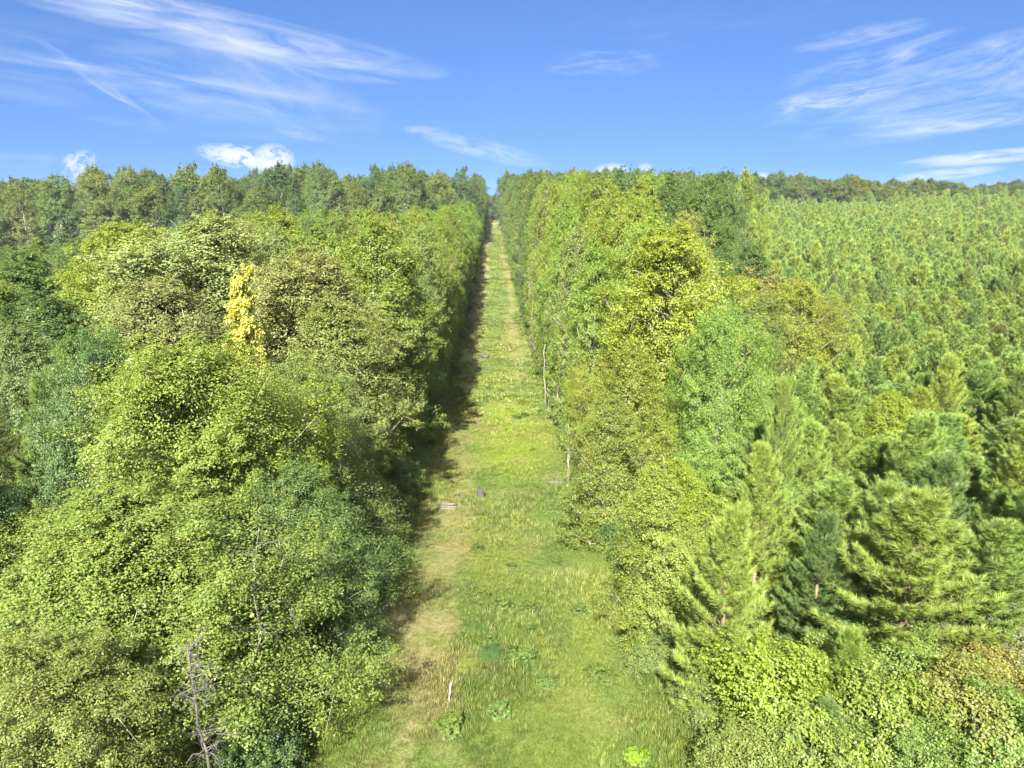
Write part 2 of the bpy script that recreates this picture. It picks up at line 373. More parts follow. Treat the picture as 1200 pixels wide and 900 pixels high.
# right hand side
place('mid', 795, 42, 272, R=4.0, tint=(.205, .225, .022), var=1, label='broad yellow-green tree, the brightest crown right of the grass strip')
place('mid', 738, 54, 250, R=3.6, tint=(.190, .205, .026), var=0, label='golden green tree behind and left of the broad yellow-green tree')
place('near', 738, 43, 392, R=2.7, tint=(0.211, 0.211, 0.022), var=1, label='light green bushy tree below the broad yellow-green tree')
place('edge', 775, 22.5, 560, R=1.35, tint=(0.185, 0.211, 0.029), var=0, label='slender sapling with pale fresh leaves at the strip, beside the first pine')
place('edge', 715, 33, 470, R=1.7, tint=(0.158, 0.182, 0.027), var=1, label='leafy sapling in front of the pale bare trunk on the right edge')
place('tall', 880, 50, 395, R=3.2, tint=T_DEEP, var=2, label='dark shaded tree in the hollow behind the nearest pines')
place('tall', 835, 92, 262, R=5.2, tint=T_DEEP, var=1, label='dark green tree standing higher than the trees round it, right of the golden tree')
place('airy', 905, 66, 325, R=5.2, tint=(0.191, 0.177, 0.041), var=0, label='open olive tree with pale bare limbs showing, at the plantation edge')
place('airy', 950, 72, 350, R=4.2, tint=(0.172, 0.165, 0.041), var=1, label='second open olive tree with pale limbs, farther right at the plantation edge')
place('mid', 872, 56, 345, R=3.6, tint=(0.145, 0.165, 0.041), var=1, label='grey-green round tree between the yellow-green tree and the open olive trees')
place('tall', 645, 92, 268, R=1.9, tint=(.30, .27, .20), var=0, label='pinkish pale crown in the tall row on the right edge of the strip')

def clear(x, y, d):
    for tx, ty, tR in PLACED:
        if (tx - x) ** 2 + (ty - y) ** 2 < (d * .5 + tR * .62) ** 2: return False
    return True
def inview(x, y, m=3.0):
    c = y * math.cos(YAW) + x * math.sin(YAW); s = x * math.cos(YAW) - y * math.sin(YAW)
    return c > 4 and abs(s) < c * .735 + m

SHOW = None
SHOW = set('''R4.1 L3.2 R4.0 R7.0 R10.4 L6.4 R10.0 R1.0 K0.15 R13.0 L13.0 R7.1 Q7.3 K0.17 L11.0 R24.6 K0.13 K0.0 L5.3 R19.4 R11.0 K0.8 R16.0 L11.2
R13.4 K0.4 R20.3 R22.5 R10.2 L15.0 K0.3 K0.14 K1.6 K1.11 K0.10 K0.6 K0.2 L20.0 K0.1 R15.1 L14.0 K0.11 K1.10 R15.0 K0.9 K0.5 L9.6 R21.5
K4.0 L15.2 L11.1 R14.0 R12.1 L13.2 R14.2 K0.12 L22.0 S0.19 K0.16 R10.1 L17.0 R18.0 R19.2 K0.7 K1.12 K1.14 R11.1 R10.3 K5.0 S0.22 R18.1 R15.4
S0.20 R21.0 K2.13 R19.0 L24.0 S0.18 K1.9 S0.23 L16.1 L21.1 R52.11 S0.29 R19.1 L13.3 L24.10 R24.0 R26.0 LE1 K6.0 K1.0 L23.11 K0.18 R28.0 L18.0
R22.0 R29.0 K1.17 Q16.3 R22.4 L18.3 L21.2 LE6 S0.21 S0.25 K1.18 K1.1 R21.3 S0.24 LE0 K2.7 R21.4 M0 R23.0 S0.27 K2.2 R38.0 Q31.7 S0.28
Q30.9 Q11.7 R31.0 K2.18 L23.0 K3.2 K1.2 K1.15 L23.12 L21.3 S0.26 L20.9 L19.9 M1 K4.7 R40.0 K7.17 L19.2 K1.5 R20.0 L23.2 L17.1 K3.16 K1.8
L18.1 S1.0 R48.10 S1.33 K2.6 S1.25 S1.23 K3.0 K5.17 R33.0 S1.26 L22.5 K1.4 LE4 R14.3 K2.3 R17.1 S0.0 Q37.15 S3.37 L24.1 LE2 K2.0 R30.0
K1.16 LF0 L24.4 K4.20 L11.3 L12.4 R13.1 LE3 R21.1 L22.10 LE5 L18.4 K4.9 K1.13 K6.1 L15.7 K5.4 L21.6 K2.17 R34.0 K3.7 S1.21 LE7 S2.34
K5.8 LE15 K4.17 K5.1 K10.0 K8.12 S1.29 S0.6 S0.32 S2.31 K4.19 R20.2 LF4 LE13 K1.3 S1.19 L12.1 L14.1 LE9 K6.6 S0.30 LE8 K4.21 R29.1
R44.0 K5.21 L14.6 S0.34 K1.7 K6.2 S0.31 L12.5 K2.1 S3.36 S1.28 R47.0 Q46.7 K2.15 L23.7 K6.11 K3.9 S0.17 K5.11 R30.1 S1.27 LE12 K3.13 LF6
S0.1 M3 S1.18 LE14 Q26.9 S0.2 S6.0 K3.11 K8.20 Q61.23 R45.0 S0.33 Q43.4 LE10 R32.2 R36.0 L24.3 K6.19 R45.9 S2.33 S5.0 S6.40 P0.1 P0.2
P3.2 P2.1 P1.1 P5.1 P4.2 P10.5 P11.6 P7.2 P10.7 P3.4 P6.2 P6.0 P5.4 P8.6 P2.3 P1.3 P12.4 P7.4 P3.0 P13.3 P13.2 P13.0 P21.4 P8.5
P8.4 P11.2 P15.1 P27.12 P10.2 P23.8 P13.6 P27.10 P19.8 P7.6 P12.3 P22.6 P12.2 P20.3 P16.6 P11.3 P11.4 P5.5 P13.5 P21.8 P14.0 P18.2 P20.5 P6.4
P28.10 P22.5 P23.10 P29.15 P14.6 P9.1 P28.9 P9.3 P18.5 P4.3 P4.5 P23.11 P28.13 P37.12 P36.13 P25.5 P34.15 P8.0 P33.12 P38.16 P24.7 P19.7 P16.1 P16.4
P5.3 P9.0 P21.6 P28.8 P29.11 P29.10 P37.6 P24.9 P38.14 P21.3 P33.7 P24.10 P14.4 P32.10 P38.5 P24.11 P30.13 P19.4 P34.7 P38.17 P29.8 P35.16 P35.5 P28.15
P22.3 P34.11 P26.13 P32.11 P36.10 P15.4 P38.15 P32.9 P30.15 P31.13 P34.10 P9.7 P34.9 P37.17 P37.10 P37.9 P26.5 P27.8 P25.8 P33.6 P18.6 P35.14 P19.9 P34.14
P7.1 P33.5 P38.6 P31.12 P35.11 P12.6 P35.13 P38.9 P17.1 P26.10 P31.8 P26.6 P30.8 P15.6 P36.15 P17.3 P30.11 P27.7 P33.15 P11.1 P22.7 P23.6 P33.16 P36.17
P18.8 P8.2 P38.11 P18.3 P30.12 P36.7 P22.4 P14.3 P26.11 P33.13 P35.8 P35.15 P25.12 P30.16 P20.8 P24.5 P31.9'''.split())
import zlib
def add(zone, key, kind, x, y, H, R, tint, name='broadleaf_tree'):
    rk = np.random.default_rng(zlib.crc32(key.encode()))
    PLACED.append((x, y, R))
    i = int(rk.integers(len(PROTO[kind]))); rot = float(rk.uniform(0, 6.283))
    if not inview(x, y, 14): return
    if not inview(x, y, R) or (SHOW is not None and key not in SHOW):
        h0, r0, _ = PROTO[kind][i]
        scatter({'far': 'far_wood', 'pinemid': 'distant_pine_wood', 'pine': 'distant_pine_wood', 'edge': 'inner_thicket', 'shrub': 'inner_thicket'}.get(kind, 'inner_wood'), x, y, H, tint, (kind, i), h0, R, r0, rot)
        return
    tree(kind, x, y, H, R, tint, name, i, rot, rank=zone, rec=dict(key=key))

# left wood, near band
n = 0
Y = 14.0; row = 0
while Y < 124:
    sp = 3.5 + Y * .022
    x = -6.9 - rng.uniform(0, .6); first = True; k = 0
    while x > -(Y * .76 + 12):
        yy = Y + rng.uniform(-.32, .32) * sp; xx = x + (0 if first else rng.uniform(-.3, .3) * sp)
        gd = 14 - float(ground(xx, yy))
        top = np.interp(yy, [12, 22, 30, 38, 46, 60, 90, 125], [-6.5, -5.8, -5.6, -4.4, -3.2, -2.9, -2.9, -2.6]) + rng.uniform(-1.3, .7)
        if first: top -= 1.4 if Y < 45 else .2
        if xx < -.50 * yy and yy > 34: top -= 2.2
        if xx < -.42 * yy and yy > 70: top -= 2.5
        H = gd + top; R = sp * rng.uniform(.56, .72)
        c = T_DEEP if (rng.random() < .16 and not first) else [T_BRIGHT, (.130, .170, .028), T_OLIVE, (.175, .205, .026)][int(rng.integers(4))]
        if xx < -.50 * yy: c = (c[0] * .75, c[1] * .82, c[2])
        if clear(xx, yy, sp * 1.0):
            kind = ('edge' if Y < 36 else 'tall') if first else ('near' if Y < 36 else ('mid' if rng.random() < .55 else 'tall'))
            if first: R = min(R, 2.2)
            if kind == 'tall' and not first: R = min(R, 3.4)
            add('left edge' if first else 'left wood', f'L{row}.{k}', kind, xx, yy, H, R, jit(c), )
        x -= sp; k += 1; first = False
    Y += sp * .92; row += 1
# left edge row on up the hill to the tall wood
Y = 126.0; k = 0
while Y < 262:
    add('left edge', f'LE{k}', 'tall', -7.6 + rng.uniform(-.5, .5), Y, 14 - float(ground(-7, Y)) - 2.2 + rng.uniform(-1.4, .8), 2.7, jit([T_BRIGHT, (.125, .170, .028)][k % 2]))
    if k % 2 == 0: add('left wood', f'LF{k}', 'tall', -12.6 + rng.uniform(-.9, .9), Y + 2, 14 - float(ground(-12, Y)) - 3.2 + rng.uniform(-1.4, .8), 3.1, jit(T_BRIGHT))
    if k % 2 == 1: add('left wood', f'LG{k}', 'mid', -18.6 + rng.uniform(-.9, .9), Y + 2, 14 - float(ground(-12, Y)) - 4.2 + rng.uniform(-1.4, .8), 3.9, jit(T_BRIGHT))
    Y += 5.2 + (Y - 126) * .02; k += 1
# left far wood: tall trees behind the hollow
row = 0
for Y in (206, 213, 221, 231, 243, 258, 276, 298, 324, 354, 388, 422):
    x = -11.0 if Y > 255 else -24 + max(0, (Y - 206)) * .18; k = 0
    while x > -(Y * .75 + 14):
        sp = 6.4 + (Y - 206) * .012
        xx = x + rng.uniform(-.35, .35) * sp; yy = Y + rng.uniform(-3, 3)
        H = rng.uniform(16.5, 27.5) - (3.0 if xx < -.55 * yy else 0); c = [T_FAR, (.095, .130, .030), (.120, .142, .034), (.065, .102, .030)][int(rng.integers(4))]
        add('left far', f'K{row}.{k}', 'far', xx, yy, H, rng.uniform(3.6, 5.2), jit(c, .1))
        x -= sp; k += 1
    row += 1
Y = 266.0; k = 0
while Y < 425:
    add('left crest', f'M{k}', 'tall', -7.4, Y, rng.uniform(21, 25), 3.1, jit(T_FAR)); Y += 7.5; k += 1

# right wood
def bnd(y): return float(np.interp(y, [15, 24, 34, 45, 55, 85, 95, 120, 180, 240, 330], [7.5, 9.0, 11.5, 15, 25, 31, 28, 42, 56, 75, 120]))
Y = 21.0; row = 0
while Y < 335:
    sp = 3.5 + Y * .02; x = 6.6 + rng.uniform(0, .7); first = True; k = 0
    while x < bnd(Y) and (x < Y * .78 + 8):
        yy = Y + rng.uniform(-.3, .3) * sp; xx = x + (0 if first else rng.uniform(-.3, .3) * sp)
        gd = 14 - float(ground(xx, yy))
        top = np.interp(yy, [20, 27, 34, 42, 50, 60, 80, 120, 200, 340], [-9.2, -8.2, -6.2, -3.6, -2.0, -.6, 1.0, 2.6, 4.5, 7.5]) + rng.uniform(-1.5, 1.0)
        if first: top -= .8
        if 50 < yy < 100 and xx > 17: top -= 5.0 + rng.uniform(0, 2)
        H = max(3.5, gd + top); R = sp * rng.uniform(.54, .7)
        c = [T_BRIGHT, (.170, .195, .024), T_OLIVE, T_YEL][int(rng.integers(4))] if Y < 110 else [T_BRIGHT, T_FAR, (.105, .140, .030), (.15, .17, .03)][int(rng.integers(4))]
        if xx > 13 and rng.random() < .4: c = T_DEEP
        if clear(xx, yy, sp):
            kind = ('edge' if Y < 42 else 'tall') if first else ('near' if Y < 36 else ('mid' if (rng.random() < .55) else 'tall'))
            if Y > 190 and not first: kind = 'far'
            if first: R = min(R, 1.7 + Y * .006)
            if kind == 'tall' and not first: R = min(R, 3.6)
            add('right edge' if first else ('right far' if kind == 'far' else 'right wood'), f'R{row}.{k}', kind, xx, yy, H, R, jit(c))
        x += sp; k += 1; first = False
    Y += sp * .92; row += 1
row = 0
for Y in (338, 346, 356, 368, 384, 404, 426):
    x = 8.0; k = 0
    while x < Y * .76 + 15:
        sp = 7.0
        xx = x + rng.uniform(-.35, .35) * sp; yy = Y + rng.uniform(-3, 3)
        H = rng.uniform(21, 27.5) - 12.5 * np.clip((xx - 60) / 170, 0, 1); c = [T_FAR, (.105, .140, .030), (.150, .162, .036), (.085, .118, .034)][int(rng.integers(4))]
        add('right crest', f'S{row}.{k}', 'far', xx, yy, H, rng.uniform(3.8, 5.4), jit(c, .1))
        x += sp; k += 1
    row += 1

# pine plantation
place('pine', 856, 18.8, 603, R=1.75, tint=T_PINEL, var=0, name='pine_tree', cat='pine', label='first pine beside the grass strip, with its pinkish trunk showing')
place('pine', 1100, 25.5, 538, R=2.1, tint=(0.112, 0.154, 0.038), var=1, name='pine_tree', cat='pine', label='broad pine with a pale forked trunk showing through, near the right border')
place('pine', 925, 31, 455, R=1.5, tint=T_PINE, var=2, name='pine_tree', cat='pine', label='pointed pine against the dark shaded tree')
place('pine', 1010, 17.5, 672, H=3.4, R=.95, tint=(0.158, 0.205, 0.027), var=3, name='pine_tree', cat='pine', label='small vivid green young pine standing out above the bottom right shrubs')
place('pine', 900, 24.5, 530, R=1.7, tint=T_PINEL, var=1, name='pine_tree', cat='pine', label='pine directly behind the first pine of the grass strip')
place('pine', 965, 22, 610, R=1.5, tint=(0.099, 0.137, 0.032), var=3, name='pine_tree', cat='pine', label='dusky pine right of the first pine of the grass strip')
place('pine', 985, 16.6, 765, H=2.3, R=.9, tint=(0.119, 0.154, 0.041), var=2, name='pine_tree', cat='pine', label='tiny blue-green pine sunk in the yellow-green shrubs at bottom right')
Y = 18.6; row = 0
while Y < 345:
    sp = 2.55 + Y * .0022
    x = bnd(Y) + 1.5; k = 0
    while x < Y * .76 + 10:
        yy = Y + rng.uniform(-.22, .22) * sp; xx = x + rng.uniform(-.25, .25) * sp
        H = (rng.uniform(4.6, 7.0) + 1.6 * (float(fbm(xx * .05, yy * .05, 91, 2)) - .3) + (1.2 if rng.random() < .1 else 0)) * (1 if Y > 32 else (.95 if Y > 18.5 else .55)); c = [T_PINE, T_PINEL, (.140, .190, .034)][int(rng.integers(3))]
        if Y < 20: c = T_PINE
        if rng.random() < .02: c = (.14, .15, .05)
        if clear(xx, yy, 1.8) and rng.random() > .05:
            kk = 'pine' if Y < 48 else 'pinemid'
            if rng.random() < .055 and Y > 24:      # self-sown broadleaf among the pines
                add('saplings', f'Q{row}.{k}', 'edge', xx, yy, H * .95, rng.uniform(1.3, 1.9), jit(T_YEL, .1)); x += sp; k += 1; continue
            if Y < 122: add('pines', f'P{row}.{k}', kk, xx, yy, H, rng.uniform(2.0, 2.9), jit(c, .12), 'pine_tree')
            else:
                i = int(rng.integers(3)); k2 = 'pinemid' if Y < 125 else 'pinefar'
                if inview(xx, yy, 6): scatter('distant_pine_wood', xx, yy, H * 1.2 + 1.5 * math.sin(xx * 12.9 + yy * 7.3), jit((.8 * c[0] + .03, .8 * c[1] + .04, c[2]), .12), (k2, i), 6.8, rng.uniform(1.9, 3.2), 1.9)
        x += sp; k += 1
    Y += sp; row += 1

# shrubs, bottom right and along both edges
SHR = [(905, 835, 1.9, T_YEL), (960, 800, 1.5, (.15, .18, .03)), (1010, 850, 1.7, (.16, .19, .025)), (1060, 790, 1.6, (.14, .18, .03)), (1110, 850, 1.7, (.17, .17, .03)), (1165, 880, 1.6, (.13, .18, .03)),
       (1150, 790, 1.3, (.21, .18, .035)), (1180, 770, 1.6, (.16, .16, .07)), (1085, 745, 1.5, (.15, .15, .06)), (940, 895, 1.4, (.15, .18, .03)), (1060, 900, 1.3, (.13, .17, .03)), (1040, 720, 1.3, (.13, .17, .035)),
       (880, 890, 1.2, (.15, .17, .03)), (1195, 700, 1.5, (.13, .16, .04)), (820, 800, .9, (.13, .155, .03)), (770, 740, .8, (.13, .16, .03)), (985, 740, 1.4, (.10, .15, .03))]
SHLAB = ['yellow-green shrub at the left end of the thicket in the bottom right corner', 'light green shrub under the dusky pine', 'bright yellow-green shrub just below the small vivid pine', 'fresh green shrub left of the straw-coloured brush',
         'yellowish shrub in the middle of the bottom right thicket', 'green shrub in the very bottom right corner', 'orange tinged shrub at the right border', 'straw-coloured twiggy brush at the right border',
         'grey twiggy brush below the broad pine with the forked trunk', 'shrub on the lower border under the yellow-green shrub', 'dull green shrub on the lower border beside the yellowish one', 'shrub between the small vivid pine and the grey twiggy brush',
         'lowest shrub of the thicket, touching the grass strip', 'green shrub at the right border under the plantation pines', 'dry brownish shrub at the foot of the first pine', 'low grey-green shrub at the strip below the pale-leaved sapling', 'deep green shrub behind the light green shrub']
for (px, py, H, c), lb in zip(SHR, SHLAB):
    p = hit(px, min(py + 40, 1100))
    tree('shrub', float(p[0]), float(p[1]), H * 1.45, H * 1.0, c, 'shrub', rec=dict(label=lb, group='shrubs along the edges of the strip', cat='shrub', special=True))
for k in range(230):     # small weeds dotted through the grass
    y = 12 + 75 * rng.random() ** 1.3; x = rng.uniform(-4.5, 5.6)
    if fbm(x * .3, y * .2, 64, 2) < .5 or not inview(x, y, 0) or x < -1.2: continue
    H = rng.uniform(.12, .42); i = int(rng.integers(3))
    scatter('undergrowth', x, y, H, jit([(.075, .125, .024), (.10, .15, .026), (.15, .17, .03)][int(rng.integers(3))]), ('shrub', i), 2.4, H * rng.uniform(.8, 1.5), 1.5)
for k in range(900):
    x = rng.uniform(7, 60); y = rng.uniform(12, 75)
    if x < bnd(y) - 1 or not inview(x, y, 2): continue
    if not clear(x, y, .2) and rng.random() < .5: continue
    H = rng.uniform(.6, 1.5); i = int(rng.integers(3))
    scatter('undergrowth', x, y, H, jit([(.12, .16, .03), T_YEL, (.10, .13, .04)][int(rng.integers(3))]), ('shrub', i), 2.4, H * rng.uniform(.6, 1.0), 1.5)
for side in (-1, 1):
    y = 9.0
    while y < 420:
        if side < 0 or y > 20:
            H = rng.uniform(.7, 2.0); i = int(rng.integers(3)); x = side * (5.75 + rng.uniform(0, 1.1))
            if x > 0: x += .3
            scatter('undergrowth', x, y, H, jit([T_DEEP, (.08, .12, .03), (.10, .14, .03)][int(rng.integers(3))]), ('shrub', i), 2.4, H * rng.uniform(.6, .9), 1.5)
        y += rng.uniform(.7, 1.5) * (1 + y * .006)

# wood beyond the crest, seen through the gap
for k in range(420):
    y = rng.uniform(600, 1050); x = rng.uniform(-.10, .10) * y * .5
    i = int(rng.integers(4)); scatter('far_wood', x, y, rng.uniform(17, 24), jit(T_FAR), ('far', i), 24, rng.uniform(5, 8), 4.6)

# ------------------------------------------------------------------ meadow data: how worn and how dry the strip is
def worn(x, y):
    wv = (fbm(x * .5, y * .16, 31, 4) - .5)
    lc = -3.0 + .5 * np.sin(y * .045) + .35 * np.sin(y * .13)
    lw = np.clip(1.25 - np.abs(x - lc) / 1.7 + wv * 3.2, 0, 1)
    lw *= np.interp(y, [8, 20, 30, 38, 48, 60, 120, 430], [.70, .68, .62, .55, .55, .5, .75, .9])
    rc = 3.2 + .4 * np.sin(y * .05)
    rw = np.clip(1.1 - np.abs(x - rc) / 1.3 + wv * 2.6, 0, 1) * np.interp(y, [8, 70, 95, 120, 430], [0, 0, .55, .65, .65])
    crest = np.clip((y - 330) / 60, 0, 1) * np.clip(.6 + wv * 2, 0, 1) * (y < 420)
    return np.clip(np.maximum(np.maximum(lw, rw), crest), 0, 1)
def meadow_tint(x, y):
    a = fbm(x * .22, y * .12, 5, 4); b = fbm(x * .9, y * .7, 9, 3); wn = worn(x, y)
    g1 = np.array([.074, .118, .020]); g2 = np.array([.115, .148, .025]); g3 = np.array([.060, .100, .022]); dry = np.array([.195, .165, .070])
    t = np.clip((a - .35) / .3, 0, 1)[..., None]; c = g1 * (1 - t) + g2 * t
    s = np.clip((b - .55) / .2, 0, 1)[..., None] * .55; c = c * (1 - s) + g3 * s
    bright_oval = (np.clip(1 - ((x - 1.2) / 4.0) ** 2 - ((y - 58) / 17) ** 2, 0, 1))[..., None]; c = c * (1 - bright_oval * .7) + np.array([.17, .225, .016]) * bright_oval * .7  # brighter yellow-green oval on the strip, fading outward
    d = np.clip(wn * .9 + (fbm(x * .6, y * .6, 77, 3) - .56) * 1.2, 0, 1)[..., None]
    return c * (1 - d * .9) + dry * d * .9

# ground sheet
def axis(parts):
    out = []
    for a, b, s in parts: out += list(np.arange(a, b, s))
    return np.array(out + [parts[-1][1]])
gx = axis([(-5000, -1000, 800), (-1000, -300, 140), (-300, -60, 20), (-60, -8, 3), (-8, 8, .3), (8, 60, 3), (60, 300, 20), (300, 1000, 140), (1000, 5000, 800)])
gy = axis([(-300, -40, 50), (-40, 8, 6), (8, 70, .35), (70, 150, .7), (150, 440, 1.6), (440, 800, 20), (800, 2000, 150), (2000, 8000, 1000)])
X, Yg = np.meshgrid(gx, gy); Z = ground(X, Yg)
V = np.stack([X, Yg, Z], -1).reshape(-1, 3)
nx, ny = len(gx), len(gy)
ii = (np.arange(ny - 1)[:, None] * nx + np.arange(nx - 1)[None, :]).ravel()
me = bpy.data.meshes.new('ground'); me.from_pydata(V.tolist(), [], np.stack([ii, ii + 1, ii + nx + 1, ii + nx], 1).tolist()); me.update()
me.polygons.foreach_set('use_smooth', [True] * len(me.polygons))
mt = meadow_tint(X, Yg).reshape(-1, 3); wn = worn(X, Yg).ravel(); inside = (np.abs(X) < 6.2).ravel().astype(float)
a = me.attributes.new('tint', 'FLOAT_VECTOR', 'POINT'); a.data.foreach_set('vector', np.ascontiguousarray(mt, np.float32).ravel())
a = me.attributes.new('worn', 'FLOAT', 'POINT'); a.data.foreach_set('value', wn.astype(np.float32))
a = me.attributes.new('strip', 'FLOAT', 'POINT'); a.data.foreach_set('value', inside.astype(np.float32))
m, nt = newmat('ground'); L = nt.links.new
out = N(nt, 'ShaderNodeOutputMaterial'); b = N(nt, 'ShaderNodeBsdfPrincipled'); b.inputs['Roughness'].default_value = .95; b.inputs['Specular IOR Level'].default_value = .2
ge = N(nt, 'ShaderNodeNewGeometry')
def noise(sc, det=5, ro=.6, vec=None):
    n = N(nt, 'ShaderNodeTexNoise'); n.inputs['Scale'].default_value = sc; n.inputs['Detail'].default_value = det; n.inputs['Roughness'].default_value = ro
    L(vec or ge.outputs['Position'], n.inputs['Vector']); return n
def mix(f, c1, c2, bt='MIX'):
    x = N(nt, 'ShaderNodeMix', data_type='RGBA', blend_type=bt)
    for s, v in ((x.inputs['Factor'], f), (x.inputs[6], c1), (x.inputs[7], c2)):
        if isinstance(v, (int, float)): s.default_value = v
        elif isinstance(v, tuple): s.default_value = (*v, 1)
        else: L(v, s)
    return x.outputs[2]
def ramp(f, p0, p1):
    r = N(nt, 'ShaderNodeMapRange', interpolation_type='SMOOTHSTEP'); L(f, r.inputs[0]); r.inputs[1].default_value = p0; r.inputs[2].default_value = p1; return r.outputs[0]
at = N(nt, 'ShaderNodeAttribute', attribute_name='tint'); aw = N(nt, 'ShaderNodeAttribute', attribute_name='worn'); as_ = N(nt, 'ShaderNodeAttribute', attribute_name='strip')
n1 = noise(2.2); n2 = noise(14, 6, .7); n3 = noise(.5)
dirt = mix(ramp(n1.outputs['Fac'], .35, .65), (.13, .092, .052), (.20, .158, .088))
litter = mix(ramp(n2.outputs['Fac'], .35, .65), (.045, .035, .022), (.13, .095, .055))
litter = mix(ramp(n3.outputs['Fac'], .34, .56), litter, (.07, .10, .026))
grass = mix(ramp(n2.outputs['Fac'], .3, .7), mix(1.0, at.outputs['Vector'], (.42, .45, .4), 'MULTIPLY'), at.outputs['Vector'])
wm = N(nt, 'ShaderNodeMath', operation='MULTIPLY_ADD'); L(n1.outputs['Fac'], wm.inputs[0]); wm.inputs[1].default_value = .9; wm.inputs[2].default_value = -.45
wa = N(nt, 'ShaderNodeMath', operation='ADD'); L(wm.outputs[0], wa.inputs[0]); L(aw.outputs['Fac'], wa.inputs[1])
g2 = mix(ramp(wa.outputs[0], .55, 1.1), grass, dirt)
fin = mix(as_.outputs['Fac'], litter, g2)
L(fin, b.inputs['Base Color'])
bp = N(nt, 'ShaderNodeBump'); bp.inputs['Strength'].default_value = .7; bp.inputs['Distance'].default_value = .08; L(n2.outputs['Fac'], bp.inputs['Height']); L(bp.outputs[0], b.inputs['Normal'])
L(b.outputs[0], out.inputs[0]); me.materials.append(m)
go = bpy.data.objects.new('ground', me); COL.objects.link(go); go['kind'] = 'structure'

# ------------------------------------------------------------------ grass
def tuft(name, seed, n, hmin, hmax, wdt, spread, mat=None, seedheads=False):
    r = np.random.default_rng(seed); V = []; T = []; av = []
    for i in range(n):
        a = r.uniform(0, 6.28); d = r.uniform(0, spread) ; h = r.uniform(hmin, hmax); lean = r.uniform(.1, .7) * h
        la = a + r.normal(0, .8); p0 = np.array([math.cos(a) * d, math.sin(a) * d, -.02]); dr = np.array([math.cos(la), math.sin(la), 0]); sd = np.array([-dr[1], dr[0], 0]) * wdt * r.uniform(.6, 1.2) / 2
        p1 = p0 + dr * lean * .35 + np.array([0, 0, h * .6]); p2 = p0 + dr * lean + np.array([0, 0, h])
        k = len(V); V += [p0 - sd, p0 + sd, p1 - sd * .8, p1 + sd * .8, p2]; T += [(k, k + 1, k + 3), (k, k + 3, k + 2), (k + 2, k + 3, k + 4)]; av += [r.random() * .9 if r.random() > .06 else .95] * 3
    return tri_mesh(name, np.array(V), np.array(T), np.array(av), mat or M_GRASS)
def libobj(name, me):
    o = bpy.data.objects.new(name, me); return o
def scatter_object(name, protos, rows, label, cat, inst_mat=None):
    """one object of the scattered mass: its points carry place, turn, size, colour; a node group stands the shapes on them"""
    c = bpy.data.collections.new(name + '_shapes')
    for i, mesh in enumerate(protos): c.objects.link(libobj('%s_%03d' % (name, i), mesh))
    rows = np.array(rows, float)
    me = bpy.data.meshes.new(name); me.vertices.add(len(rows)); me.vertices.foreach_set('co', rows[:, :3].astype(np.float32).ravel())
    def at(n, ty, vals, f='value'):
        a = me.attributes.new(n, ty, 'POINT'); a.data.foreach_set(f, vals)
    z = np.zeros(len(rows))
    at('rot', 'FLOAT_VECTOR', np.stack([z, z, rows[:, 3]], 1).astype(np.float32).ravel(), 'vector')
    at('sc', 'FLOAT_VECTOR', np.stack([rows[:, 4], rows[:, 4], rows[:, 5]], 1).astype(np.float32).ravel(), 'vector')
    at('idx', 'INT', rows[:, 6].astype(np.int32))
    at('tint', 'FLOAT_VECTOR', rows[:, 7:10].astype(np.float32).ravel(), 'vector')
    me.update()
    o = bpy.data.objects.new(name, me); COL.objects.link(o)
    ng = bpy.data.node_groups.new(name + '_scatter', 'GeometryNodeTree')
    ng.interface.new_socket('Geometry', in_out='INPUT', socket_type='NodeSocketGeometry'); ng.interface.new_socket('Geometry', in_out='OUTPUT', socket_type='NodeSocketGeometry')
    gi = ng.nodes.new('NodeGroupInput'); gout = ng.nodes.new('NodeGroupOutput'); ip = ng.nodes.new('GeometryNodeInstanceOnPoints')
    ci = ng.nodes.new('GeometryNodeCollectionInfo'); ci.inputs['Collection'].default_value = c; ci.inputs['Separate Children'].default_value = True; ci.inputs['Reset Children'].default_value = True
    def na(n, ty):
        q = ng.nodes.new('GeometryNodeInputNamedAttribute'); q.data_type = ty; q.inputs['Name'].default_value = n; return q.outputs['Attribute']
    Lk = ng.links.new
    Lk(gi.outputs[0], ip.inputs['Points']); Lk(ci.outputs[0], ip.inputs['Instance']); ip.inputs['Pick Instance'].default_value = True
    Lk(na('idx', 'INT'), ip.inputs['Instance Index']); Lk(na('rot', 'FLOAT_VECTOR'), ip.inputs['Rotation']); Lk(na('sc', 'FLOAT_VECTOR'), ip.inputs['Scale'])
    Lk(ip.outputs[0], gout.inputs[0])
    md = o.modifiers.new('scatter', 'NODES'); md.node_group = ng
    o['kind'] = 'stuff'; o['label'] = label; o['category'] = cat
    return o

